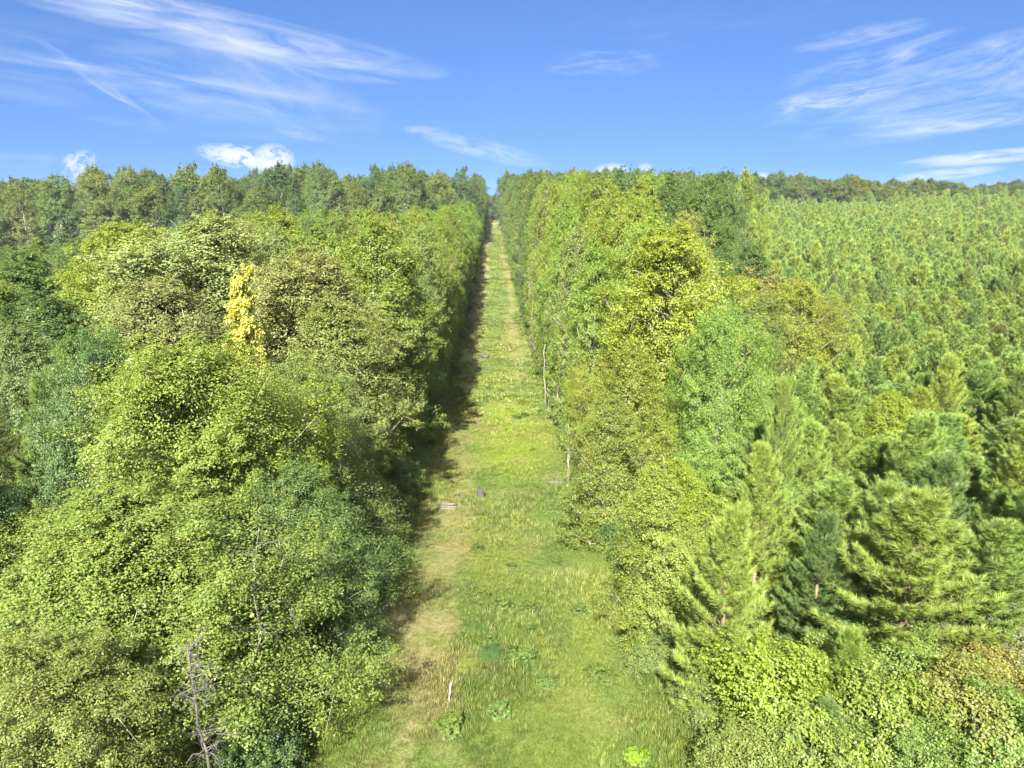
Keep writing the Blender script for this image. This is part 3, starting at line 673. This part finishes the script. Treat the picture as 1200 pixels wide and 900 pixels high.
tufts = [tuft('short_grass', 1, 34, .05, .15, .014, .20), tuft('tall_grass', 2, 34, .08, .26, .013, .20), tuft('bent_grass', 3, 30, .06, .20, .016, .26), tuft('far_grass', 4, 26, .10, .28, .05, .5)]
rows = []
def grass_band(y0, y1, dens, kinds, smin, smax, xl=-5.9, xr=6.6):
    n = int((xr - xl) * (y1 - y0) * dens)
    x = rng.uniform(xl, xr, n); y = rng.uniform(y0, y1, n)
    w_ = worn(x, y); keep = rng.random(n) > w_ * .72
    patch = fbm(x * .35, y * .3, 50, 3); x = x[keep]; y = y[keep]; patch = patch[keep]; w_ = w_[keep]
    t = meadow_tint(x, y); t = t * rng.uniform(.75, 1.3, (len(x), 1)); z = ground(x, y)
    s = rng.uniform(smin, smax, len(x)) * .75 * (.55 + np.clip((patch - .35) * 2.6, 0, 1.1)) * (1 - .4 * w_)
    id_ = rng.choice(kinds, len(x))
    rows.append(np.stack([x, y, z, rng.uniform(0, 6.28, len(x)), s * 1.05, s, id_, t[:, 0], t[:, 1], t[:, 2]], 1))
grass_band(11, 34, 95, [0, 0, 1, 2], .8, 1.4)
grass_band(34, 66, 45, [0, 1, 2], 1.0, 1.7)
grass_band(66, 130, 9, [3], .8, 1.4)
grass_band(130, 300, 3, [3], .9, 1.6)
grass_band(300, 432, 1.2, [3], .9, 1.6)
scatter_object('meadow_grass', tufts, np.concatenate(rows), 'green and straw coloured meadow grass covering the cleared strip', 'grass')

# weeds one can tell apart in the open grass
weed_me = [broad('weed', 200 + i, .8, .55, .02, 12, 8, 16, .10, twigs=1, trunk_r=.012, spike=.4)for i in range(2)]
WD = [(563, 695, .7, 'low dark weed clump in the left half of the strip'), (590, 710, .9, 'dark green weed clump near the middle of the strip'), (620, 712, .8, 'weed clump right of the dark ones in mid strip'),
      (572, 748, .6, 'small weed clump left of the lighter round one'), (618, 738, .6, 'little weed between two larger clumps in mid strip'), (612, 768, .8, 'fresh green round weed clump below the dark ones'),
      (585, 832, .7, 'weed clump right of the white marker stick'), (528, 852, .8, 'dark weed patch below the white marker stick'), (745, 890, .6, 'bright green weed on the lower border of the strip'),
      (680, 715, .7, 'weed clump near the right edge of the strip'), (652, 655, .6, 'grey-green weed beyond the clumps in mid strip'), (700, 790, .9, 'tall pale weeds by the low shrub at the right edge'), (600, 660, .5, 'small weed beyond the middle clumps'),
      (640, 800, .6, 'weed clump in the yellow patch of grass'), (560, 640, .6, 'weed beyond the left dark clump'), (655, 610, .7, 'weed in front of the pale log')]
for px, py, s, lb in WD:
    p = hit(px, py + 6); e = bpy.data.objects.new('weed', None); COL.objects.link(e); e.location = (p[0], p[1], float(ground(p[0], p[1])) - .02); e.scale = (s * 1.0, s * 1.0, s * .62); e.rotation_euler = (0, 0, rng.uniform(0, 6))
    t_, c_ = weed_me[int(rng.integers(2))]
    for nm, me_ in (('stem', t_), ('foliage', c_)):
        o = bpy.data.objects.new(nm, me_); COL.objects.link(o); o.parent = e; o.color = (*jit((.085, .130, .024) if 'bright' not in lb else (.14, .24, .02)), 1)
    e['label'] = lb; e['category'] = 'weed'; e['group'] = 'weeds in the grass strip'

# ------------------------------------------------------------------ small things on the strip
def single(name, me, loc, label, cat, rz=0.0, group=None):
    o = bpy.data.objects.new(name, me); COL.objects.link(o); o.location = loc; o.rotation_euler = (0, 0, rz); o['label'] = label; o['category'] = cat
    if group: o['group'] = group
    return o
# dark stump
r = np.random.default_rng(8); w = Wood(); n = 12
ths = np.arange(n) * 2 * math.pi / n; rr = .21 * (1 + .22 * np.sin(ths * 3 + 1) + r.uniform(-.1, .1, n))
lev = [(-.1, 1.7), (.05, 1.35), (.22, 1.05), (.5, .95), (.72, .92), (.8, .72)]
v = np.array([[math.cos(t) * q * s, math.sin(t) * q * s, z + (r.uniform(-.09, .12) if z > .7 else 0)] for z, s in lev for t, q in zip(ths, rr)]); f = []
for i in range(len(lev) - 1):
    for j in range(n): k = (j + 1) % n; f.append((i * n + j, i * n + k, (i + 1) * n + k, (i + 1) * n + j))
v = np.vstack([v, [[0, 0, .62]]]); t0 = (len(lev) - 1) * n
for j in range(n): f.append((t0 + j, t0 + (j + 1) % n, len(v) - 1))
w.add(v, f); p = hit(563, 587)
single('tree_stump', w.mesh('tree_stump', M_DARKW), (p[0], p[1], float(ground(p[0], p[1]))), 'dark weathered tree stump standing in the middle of the grass strip', 'stump')
# bleached wood pile, each log a thing
p = hit(525, 596)
for i, (dx, dy, dz, rz, ln, lb) in enumerate([(-.15, -.25, .06, .12, 1.1, 'front log of the small bleached wood pile on the worn track'), (.05, .0, .07, -.05, 1.2, 'middle log of the small bleached wood pile on the worn track'), (.0, .28, .06, .2, .95, 'rear log of the small bleached wood pile on the worn track'), (.02, .12, .18, .06, 1.0, 'topmost log of the small bleached wood pile on the worn track')]):
    w = Wood(); w.add(*tube([[-ln / 2, 0, 0], [-ln / 6, .02, .015], [ln / 5, -.015, .0], [ln / 2, .01, .01]], [.075, .08, .07, .06], 9))
    single('log', w.mesh('log', M_DEAD), (p[0] + dx, p[1] + dy, float(ground(p[0], p[1])) + dz), lb, 'log', rz, 'bleached logs piled on the track')
# dark log far up the strip
p = hit(567, 420); w = Wood(); w.add(*tube([[-.75, 0, .2], [-.2, .05, .24], [.3, 0, .2], [.8, .05, .22]], [.22, .27, .25, .18], 10)); w.limb([[.1, 0, .3], [.2, .1, .6], [.35, .1, .75]], .09, .04)
single('fallen_log', w.mesh('fallen_log', M_DARKW), (p[0], p[1], float(ground(p[0], p[1]))), 'dark fallen log lying far up the grass strip', 'log', .15)
# pale log at right edge
p = hit(658, 569); w = Wood(); w.add(*tube([[-1.0, 0, .1], [-.3, .1, .13], [.4, 0, .12], [1.1, .12, .1]], [.10, .13, .12, .08], 9)); w.limb([[.3, 0, .15], [.5, .15, .4], [.55, .3, .55]], .05, .02)
single('fallen_log', w.mesh('fallen_log', M_DEAD), (p[0], p[1], float(ground(p[0], p[1]))), 'pale barkless log lying at the foot of the bare trunk', 'log', -.1)
# white marker stick, leaning
p = hit(526, 822); w = Wood(); w.add(*tube([[0, 0, -.1], [.03, 0, .25], [.07, .02, .62]], [.016, .015, .013], 7))
mw, ntw = newmat('white_stake_paint'); ow = N(ntw, 'ShaderNodeOutputMaterial'); bw = N(ntw, 'ShaderNodeBsdfPrincipled'); bw.inputs['Base Color'].default_value = (.72, .72, .66, 1); ntw.links.new(bw.outputs[0], ow.inputs[0])
single('marker_stick', w.mesh('marker_stick', mw), (p[0], p[1], float(ground(p[0], p[1]))), 'thin white marker stick leaning in the grass', 'stick')

# ------------------------------------------------------------------ bare trunks and dead wood
def bare(name, seed, H, rr, nb, blen, mat, curl=.35, up=.3, start=.25, sub=3, wander=.06):
    r = np.random.default_rng(seed); w = Wood(); z = np.linspace(-.1, H, 9)
    T = np.stack([np.cumsum(r.normal(0, wander, 9)), np.cumsum(r.normal(0, wander, 9)), z], 1); T[:, :2] -= T[0, :2]
    tk = Wood(); tk.add(*tube(T, np.linspace(rr, rr * .3, 9), 8)); bw_ = Wood()
    for i in range(nb):
        h = r.uniform(start, .98) * H; a = r.uniform(0, 6.28); L_ = blen * r.uniform(.4, 1.1) * (1.2 - h / H * .6)
        p = np.array([np.interp(h, z, T[:, 0]), np.interp(h, z, T[:, 1]), h]); d = np.array([math.cos(a), math.sin(a), up + r.uniform(-.3, .3)]); pts = [p]
        for k in range(5): d = unit(d + r.normal(0, curl, 3)); pts.append(pts[-1] + d * L_ / 5)
        bw_.limb(pts, rr * .3, rr * .07, 4)
        for s in range(sub):
            q = pts[int(r.integers(1, 5))]; dd = unit(d + r.normal(0, .9, 3)); L2 = L_ * r.uniform(.25, .5); pp = [q]
            for k in range(3): dd = unit(dd + r.normal(0, curl, 3)); pp.append(pp[-1] + dd * L2 / 3)
            bw_.limb(pp, rr * .12, rr * .04, 3)
    return tk.mesh(name + '_trunk', mat), bw_.mesh(name + '_branches', mat)
def bare_tree(name, meshes, px, z, base_row, label, rz=0, tilt=0, scale=1, height=None):
    p = CAM + ray(px, base_row) * z
    e = bpy.data.objects.new(name, None); COL.objects.link(e)
    e.location = (p[0], p[1], float(ground(p[0], p[1])) - .05); e.rotation_euler = (tilt, 0, rz); e.scale = (scale,) * 3
    for nm, me_ in zip(('trunk', 'branches'), meshes):
        o = bpy.data.objects.new(nm, me_); COL.objects.link(o); o.parent = e
    e['label'] = label; e['category'] = 'dead tree'
    return e
bare_tree('dead_tree', bare('snag', 301, 5.0, .045, 46, 1.0, M_DEAD, start=.45, sub=7), 262, 15.5, 900, 'bleached dead tree with tangled bare twigs at bottom left', .4)
bare_tree('dead_tree', bare('snag_b', 302, 6.2, .04, 14, 1.7, M_DEAD, start=.5, sub=5, wander=.22), 300, 18.0, 800, 'slim dead tree whose crooked bare boughs reach over the grey-green tree', 1.4, RAD(-4))
bare_tree('bare_trunk', bare('polet', 303, 4.6, .10, 7, 1.1, M_PALE, start=.3, sub=1), 667, 45, 555, 'thin pale bare trunk at the right edge of the strip above the pale log', .4)
bare_tree('bare_trunk', bare('poleu', 304, 6.5, .11, 7, 1.2, M_PALE, start=.5, sub=2, wander=.16), 640, 72, 455, 'left one of two slender white trunks at the right edge', .4)
bare_tree('bare_trunk', bare('polev', 305, 6.5, .11, 7, 1.2, M_PALE, start=.5, sub=2, wander=.14), 653, 66, 470, 'right one of two slender white trunks at the right edge', 2.0, RAD(3))
bare_tree('bare_trunk', bare('polew', 306, 6.2, .04, 3, .5, M_PALE, start=.6, sub=0), 777, 27.5, 620, 'pale dead stem sticking up behind the pale-leaved sapling', 2.0)

# ------------------------------------------------------------------ scattered masses of hidden and far trees
WORDS = {'inner_wood': ('deep green tree crowns filling the inside of both woods', 'trees'), 'inner_thicket': ('shaded thicket of small trees inside the woods', 'thicket'),
         'far_wood': ('distant wood of tall trees behind the front ranks on the hill', 'wood'), 'distant_pine_wood': ('far part of the pine plantation stretching to the tree line', 'pine wood'),
         'undergrowth': ('low leafy undergrowth along the strip edges and between the pines', 'undergrowth')}
INSTMAT = {}
for name, rows_ in SCAT.items():
    keys = sorted({q[6] for q in rows_}); protos = []
    for k, i in keys:
        tm_, cm_ = PROTO[k][i][2]
        j = joined(f'{name}_{k}', tm_, cm_)
        src = j.materials[1]; key = 'pine' if 'pine' in k else 'leaf'
        if key not in INSTMAT:
            INSTMAT[key] = M_LEAFI if key == 'leaf' else leaf_material('far_needles', yellow=(.30, .22, .06), ycut=.97, spread=.4, trans=.3, gloss=.02, source='INST')
        j.materials[1] = INSTMAT[key]; protos.append(j)
    ix = {k: i for i, k in enumerate(keys)}
    scatter_object(name, protos, [(*q[:6], ix[q[6]], *q[7:]) for q in rows_], *WORDS[name])

# ------------------------------------------------------------------ labels
ORD = ['first', 'second', 'third', 'fourth', 'fifth', 'sixth', 'seventh', 'eighth', 'ninth', 'tenth', 'eleventh', 'twelfth', 'thirteenth', 'fourteenth', 'fifteenth', 'sixteenth', 'seventeenth', 'eighteenth', 'nineteenth', 'twentieth']
TENS = {2: 'twenty', 3: 'thirty', 4: 'forty', 5: 'fifty', 6: 'sixty', 7: 'seventy', 8: 'eighty', 9: 'ninety'}
def ordw(n):
    if n < 20: return ORD[n]
    t, u = divmod(n + 1, 10)
    return (TENS[t][:-1] + 'ieth') if u == 0 else TENS[t] + '-' + ORD[u - 1]
def hue(t, pine_=False):
    s = t[1]; q = t[0] / t[1]; b_ = t[2] / t[1]
    if s < .14: return 'dark green' if q < .85 else 'dull olive'
    if b_ > .19 and q > .85: return 'olive green'
    if q > .8: return 'yellow-green'
    return 'bright green' if s > .19 else 'mid green'
ZN = {'left edge': ('row lining the left strip edge', 'trees lining the left edge of the strip'),
      'right edge': ('row lining the right strip edge', 'trees lining the right edge of the strip'),
      'left crest': ('tall hilltop row left of the strip', 'tall trees left of the strip below the hilltop')}
BL = {'saplings': ('pine plantation', 'broadleaf trees sown among the pines', 'row'), 'left wood': ('left wood', 'trees of the left wood', 'rank'), 'left far': ('tall far left wood', 'tall trees of the far left wood', 'rank'),
      'right wood': ('right wood', 'trees of the right wood', 'rank'), 'right far': ('tall right wood uphill', 'tall trees uphill in the right wood', 'rank'),
      'right crest': ('skyline wood on the right', 'skyline trees on the right', 'rank'), 'pines': ('pine plantation', 'young pines of the plantation', 'row')}
zones = {}
for t in TREES:
    if t.get('special'):
        e = t['obj']; e['label'] = t['label']; nm = e.name.split('.')[0]
        e['category'] = t.get('cat') or 'tree'
        e['group'] = t.get('group') or ('young pines of the plantation' if 'pine' in nm else ('trees standing on both sides of the strip' if 'yellow' not in nm else 'trees standing on both sides of the strip'))
    else: zones.setdefault(t['zone'], []).append(t)
for z, lst in zones.items():
    lst.sort(key=lambda t: t['y'])
    if z in ZN:
        for i, t in enumerate(lst):
            t['obj']['label'] = f"{hue(t['tint'])} tree, {ordw(i)} from the camera in the {ZN[z][0]}"; t['obj']['category'] = 'tree'; t['obj']['group'] = ZN[z][1]
    else:
        nm, grp, rk = BL[z]; n = len(lst); per = 14 if z != 'pines' else 12
        ranks = [lst[i:i + per] for i in range(0, n, per)]
        for ri, rkk in enumerate(ranks):
            rkk.sort(key=lambda t: abs(t['x']) / t['y'])
            for i, t in enumerate(rkk):
                w_ = 'pine' if z == 'pines' else 'tree'
                t['obj']['label'] = f"{hue(t['tint'])} {w_}, {ordw(i)} out from the strip, {ordw(ri)} {rk}, {nm}"
                t['obj']['category'] = 'pine' if z == 'pines' else 'tree'; t['obj']['group'] = grp
print('TREES', len(TREES), {z: len(l) for z, l in zones.items()}, {k: len(v) for k, v in SCAT.items()})

# ------------------------------------------------------------------ light and sky
SUN_EL, SUN_AZ = 41.0, -170.0      # azimuth clockwise from +Y: the sun stands left and a little behind the camera
sd = bpy.data.lights.new('sun', 'SUN'); sd.energy = 4.0; sd.angle = RAD(.55); sd.color = (1.0, .94, .83)
so = bpy.data.objects.new('sun', sd); COL.objects.link(so)
dv = Vector((math.sin(RAD(SUN_AZ)) * math.cos(RAD(SUN_EL)), math.cos(RAD(SUN_AZ)) * math.cos(RAD(SUN_EL)), math.sin(RAD(SUN_EL))))
so.rotation_euler = dv.to_track_quat('Z', 'Y').to_euler(); so.location = (0, 0, 60)
wd = bpy.data.worlds.new('World'); scene.world = wd; wd.use_nodes = True; nt = wd.node_tree; nt.nodes.clear(); L = nt.links.new
wo = N(nt, 'ShaderNodeOutputWorld'); bg = N(nt, 'ShaderNodeBackground'); bg.inputs['Strength'].default_value = .055
sk = N(nt, 'ShaderNodeTexSky', sky_type='NISHITA'); sk.sun_disc = False; sk.sun_elevation = RAD(SUN_EL); sk.sun_rotation = RAD(SUN_AZ); sk.air_density = 1.0; sk.dust_density = .3; sk.ozone_density = 3.0; sk.altitude = 200
tc = N(nt, 'ShaderNodeTexCoord'); lift = N(nt, 'ShaderNodeVectorMath', operation='MULTIPLY_ADD'); L(tc.outputs['Generated'], lift.inputs[0]); lift.inputs[1].default_value = (1, 1, .8); lift.inputs[2].default_value = (0, 0, .20)
nrm = N(nt, 'ShaderNodeVectorMath', operation='NORMALIZE'); L(lift.outputs[0], nrm.inputs[0]); L(nrm.outputs[0], sk.inputs[0])
sx = N(nt, 'ShaderNodeSeparateXYZ'); L(tc.outputs['Generated'], sx.inputs[0])
def MM(op, *a_):
    n = N(nt, 'ShaderNodeMath', operation=op)
    for i, v in enumerate(a_):
        if isinstance(v, (int, float)): n.inputs[i].default_value = float(v)
        else: L(v, n.inputs[i])
    return n.outputs[0]
az = MM('MULTIPLY', MM('ARCTAN2', sx.outputs[0], sx.outputs[1]), 57.29578); el = MM('MULTIPLY', MM('ARCSINE', sx.outputs[2]), 57.29578)
# x, y (picture), half length, half height (px), tilt (deg, + = rising to the right), streak frequencies, threshold, softness, strength
CL = [(235, 30, 255, 22, -8, 1.5, 1.0, .32, .42, .85), (350, 62, 120, 20, -10, 1.6, 1.2, .34, .4, .6), (190, 100, 230, 46, -6, 1.5, 2.2, .33, .55, .55), (320, 92, 120, 44, -28, 2.0, 2.0, .36, .5, .42), (120, 100, 70, 6, -36, 1.5, .8, .32, .4, .35),
      (282, 184, 44, 13, -8, 2.6, 1.8, .40, .14, .9), (320, 188, 24, 18, 5, 1.8, 1.6, .34, .16, .95), (92, 193, 19, 13, 40, 2.2, 2.0, .38, .2, .75), (715, 201, 22, 10, 4, 2.0, 1.6, .34, .2, .7), (756, 197, 9, 6, 0, 1, 1, .2, .3, .5), (890, 208, 22, 6, 0, 1.2, 1, .25, .3, .6),
      (705, 74, 70, 14, 0, 2.0, 1.5, .40, .45, .45), (570, 176, 75, 12, -12, 1.8, 1.2, .30, .4, .45), (500, 153, 28, 6, -4, 1.2, 1, .3, .4, .4), (350, 158, 30, 5, -12, 1.2, 1, .3, .4, .3),
      (1050, 70, 110, 18, 10, 2.0, 1.4, .38, .42, .55), (1080, 108, 175, 34, 8, 2.2, 2.6, .40, .5, .5), (1120, 128, 150, 26, 8, 2.0, 2.5, .40, .42, .5), (980, 115, 70, 14, 8, 1.6, 1.6, .34, .35, .6), (1120, 146, 90, 8, 4, 1.8, 1, .3, .35, .5),
      (1160, 184, 80, 7, 4, 1.4, .9, .26, .3, .7), (1110, 204, 50, 6, 6, 1.4, 1, .28, .3, .55), (1010, 42, 70, 10, 6, 1.6, 1.2, .36, .4, .4), (1170, 78, 60, 30, 12, 1.6, 2, .36, .4, .5), (850, 20, 200, 26, 4, 2, 1.5, .45, .5, .2), (20, 188, 40, 8, 0, 1, 1, .3, .5, .25)]
tot = None
for i, (cx, cy, a_, b_, tl, fa, fb, th, so_, st) in enumerate(CL):
    A0, E0 = azel(cx, cy); pd = 57.3 / F; ca, sa = math.cos(RAD(tl)), math.sin(RAD(tl))
    da = MM('SUBTRACT', az, A0); de = MM('SUBTRACT', el, E0)
    u = MM('MULTIPLY', MM('MULTIPLY_ADD', da, ca, MM('MULTIPLY', de, sa)), 1 / (a_ * pd)); v = MM('MULTIPLY', MM('MULTIPLY_ADD', de, ca, MM('MULTIPLY', da, -sa)), 1 / (b_ * pd))
    r2 = MM('ADD', MM('MULTIPLY', u, u), MM('MULTIPLY', v, v)); mk = MM('MAXIMUM', MM('SUBTRACT', 1.0, r2), 0.0)
    cb = N(nt, 'ShaderNodeCombineXYZ'); L(MM('MULTIPLY', u, fa), cb.inputs[0]); L(MM('MULTIPLY', v, fb), cb.inputs[1]); cb.inputs[2].default_value = i * 7.3
    no = N(nt, 'ShaderNodeTexNoise'); no.inputs['Scale'].default_value = 1.0; no.inputs['Detail'].default_value = 6; no.inputs['Roughness'].default_value = .62; no.inputs['Distortion'].default_value = .7
    L(cb.outputs[0], no.inputs['Vector'])
    mr = N(nt, 'ShaderNodeMapRange', interpolation_type='SMOOTHSTEP'); L(no.outputs['Fac'], mr.inputs[0]); mr.inputs[1].default_value = th; mr.inputs[2].default_value = th + so_
    c = MM('MULTIPLY', MM('MULTIPLY', mr.outputs[0], MM('POWER', mk, .8)), st)
    tot = c if tot is None else MM('MAXIMUM', MM('MULTIPLY_ADD', MM('MULTIPLY', tot, c), -.5, MM('MULTIPLY_ADD', MM('MINIMUM', tot, c), .5, MM('MAXIMUM', tot, c))), 0.0)
tint = N(nt, 'ShaderNodeMix', data_type='RGBA', blend_type='MULTIPLY'); tint.inputs['Factor'].default_value = 1; L(sk.outputs[0], tint.inputs[6]); tint.inputs[7].default_value = (.255, .335, .465, 1)
fill_veil = N(nt, 'ShaderNodeTexNoise'); fill_veil.inputs['Scale'].default_value = 2.2; fill_veil.inputs['Detail'].default_value = 4; L(tc.outputs['Generated'], fill_veil.inputs['Vector'])
v1 = N(nt, 'ShaderNodeMapRange', interpolation_type='SMOOTHSTEP'); L(fill_veil.outputs['Fac'], v1.inputs[0]); v1.inputs[1].default_value = .3; v1.inputs[2].default_value = .6
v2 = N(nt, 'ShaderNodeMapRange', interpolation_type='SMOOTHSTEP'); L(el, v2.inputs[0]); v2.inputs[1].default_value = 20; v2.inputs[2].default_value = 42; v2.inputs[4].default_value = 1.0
vl = MM('MULTIPLY', v1.outputs[0], v2.outputs[0])      # unseen bright high cloud, added above the view as fill light
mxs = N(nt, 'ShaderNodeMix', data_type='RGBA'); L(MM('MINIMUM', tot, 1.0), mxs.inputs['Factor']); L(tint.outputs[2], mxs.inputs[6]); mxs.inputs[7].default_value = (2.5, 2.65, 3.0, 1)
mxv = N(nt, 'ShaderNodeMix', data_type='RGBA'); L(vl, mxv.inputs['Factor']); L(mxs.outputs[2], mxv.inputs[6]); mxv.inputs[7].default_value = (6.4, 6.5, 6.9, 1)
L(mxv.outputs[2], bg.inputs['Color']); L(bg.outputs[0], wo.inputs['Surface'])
wd.cycles.sampling_method = 'MANUAL'; wd.cycles.sample_map_resolution = 512

bx = bpy.data.meshes.new('haze'); x0, x1, y0, y1, z0, z1 = -1100, 1100, -120, 1100, -45, 32
bx.from_pydata([(x, y, z) for x in (x0, x1) for y in (y0, y1) for z in (z0, z1)], [], [(0, 1, 3, 2), (4, 6, 7, 5), (0, 4, 5, 1), (2, 3, 7, 6), (0, 2, 6, 4), (1, 5, 7, 3)])
hz = bpy.data.objects.new('haze', bx); COL.objects.link(hz); hz['kind'] = 'stuff'; hz['label'] = 'thin summer haze softening the far wood'; hz['category'] = 'haze'
mh, nh = newmat('haze'); oh = N(nh, 'ShaderNodeOutputMaterial'); vh = N(nh, 'ShaderNodeVolumePrincipled'); vh.inputs['Color'].default_value = (.80, .88, 1.0, 1); vh.inputs['Density'].default_value = .00011; vh.inputs['Anisotropy'].default_value = .2
nh.links.new(vh.outputs[0], oh.inputs['Volume']); bx.materials.append(mh)

scene.view_settings.view_transform = 'Standard'; scene.view_settings.look = 'None'; scene.view_settings.gamma = 1; scene.view_settings.exposure = 2.9
c = scene.cycles; c.max_bounces = 7; c.diffuse_bounces = 4; c.transmission_bounces = 5; c.glossy_bounces = 1; c.transparent_max_bounces = 4; c.caustics_reflective = False; c.caustics_refractive = False
c.use_denoising = True; c.use_adaptive_sampling = True; c.adaptive_threshold = .02
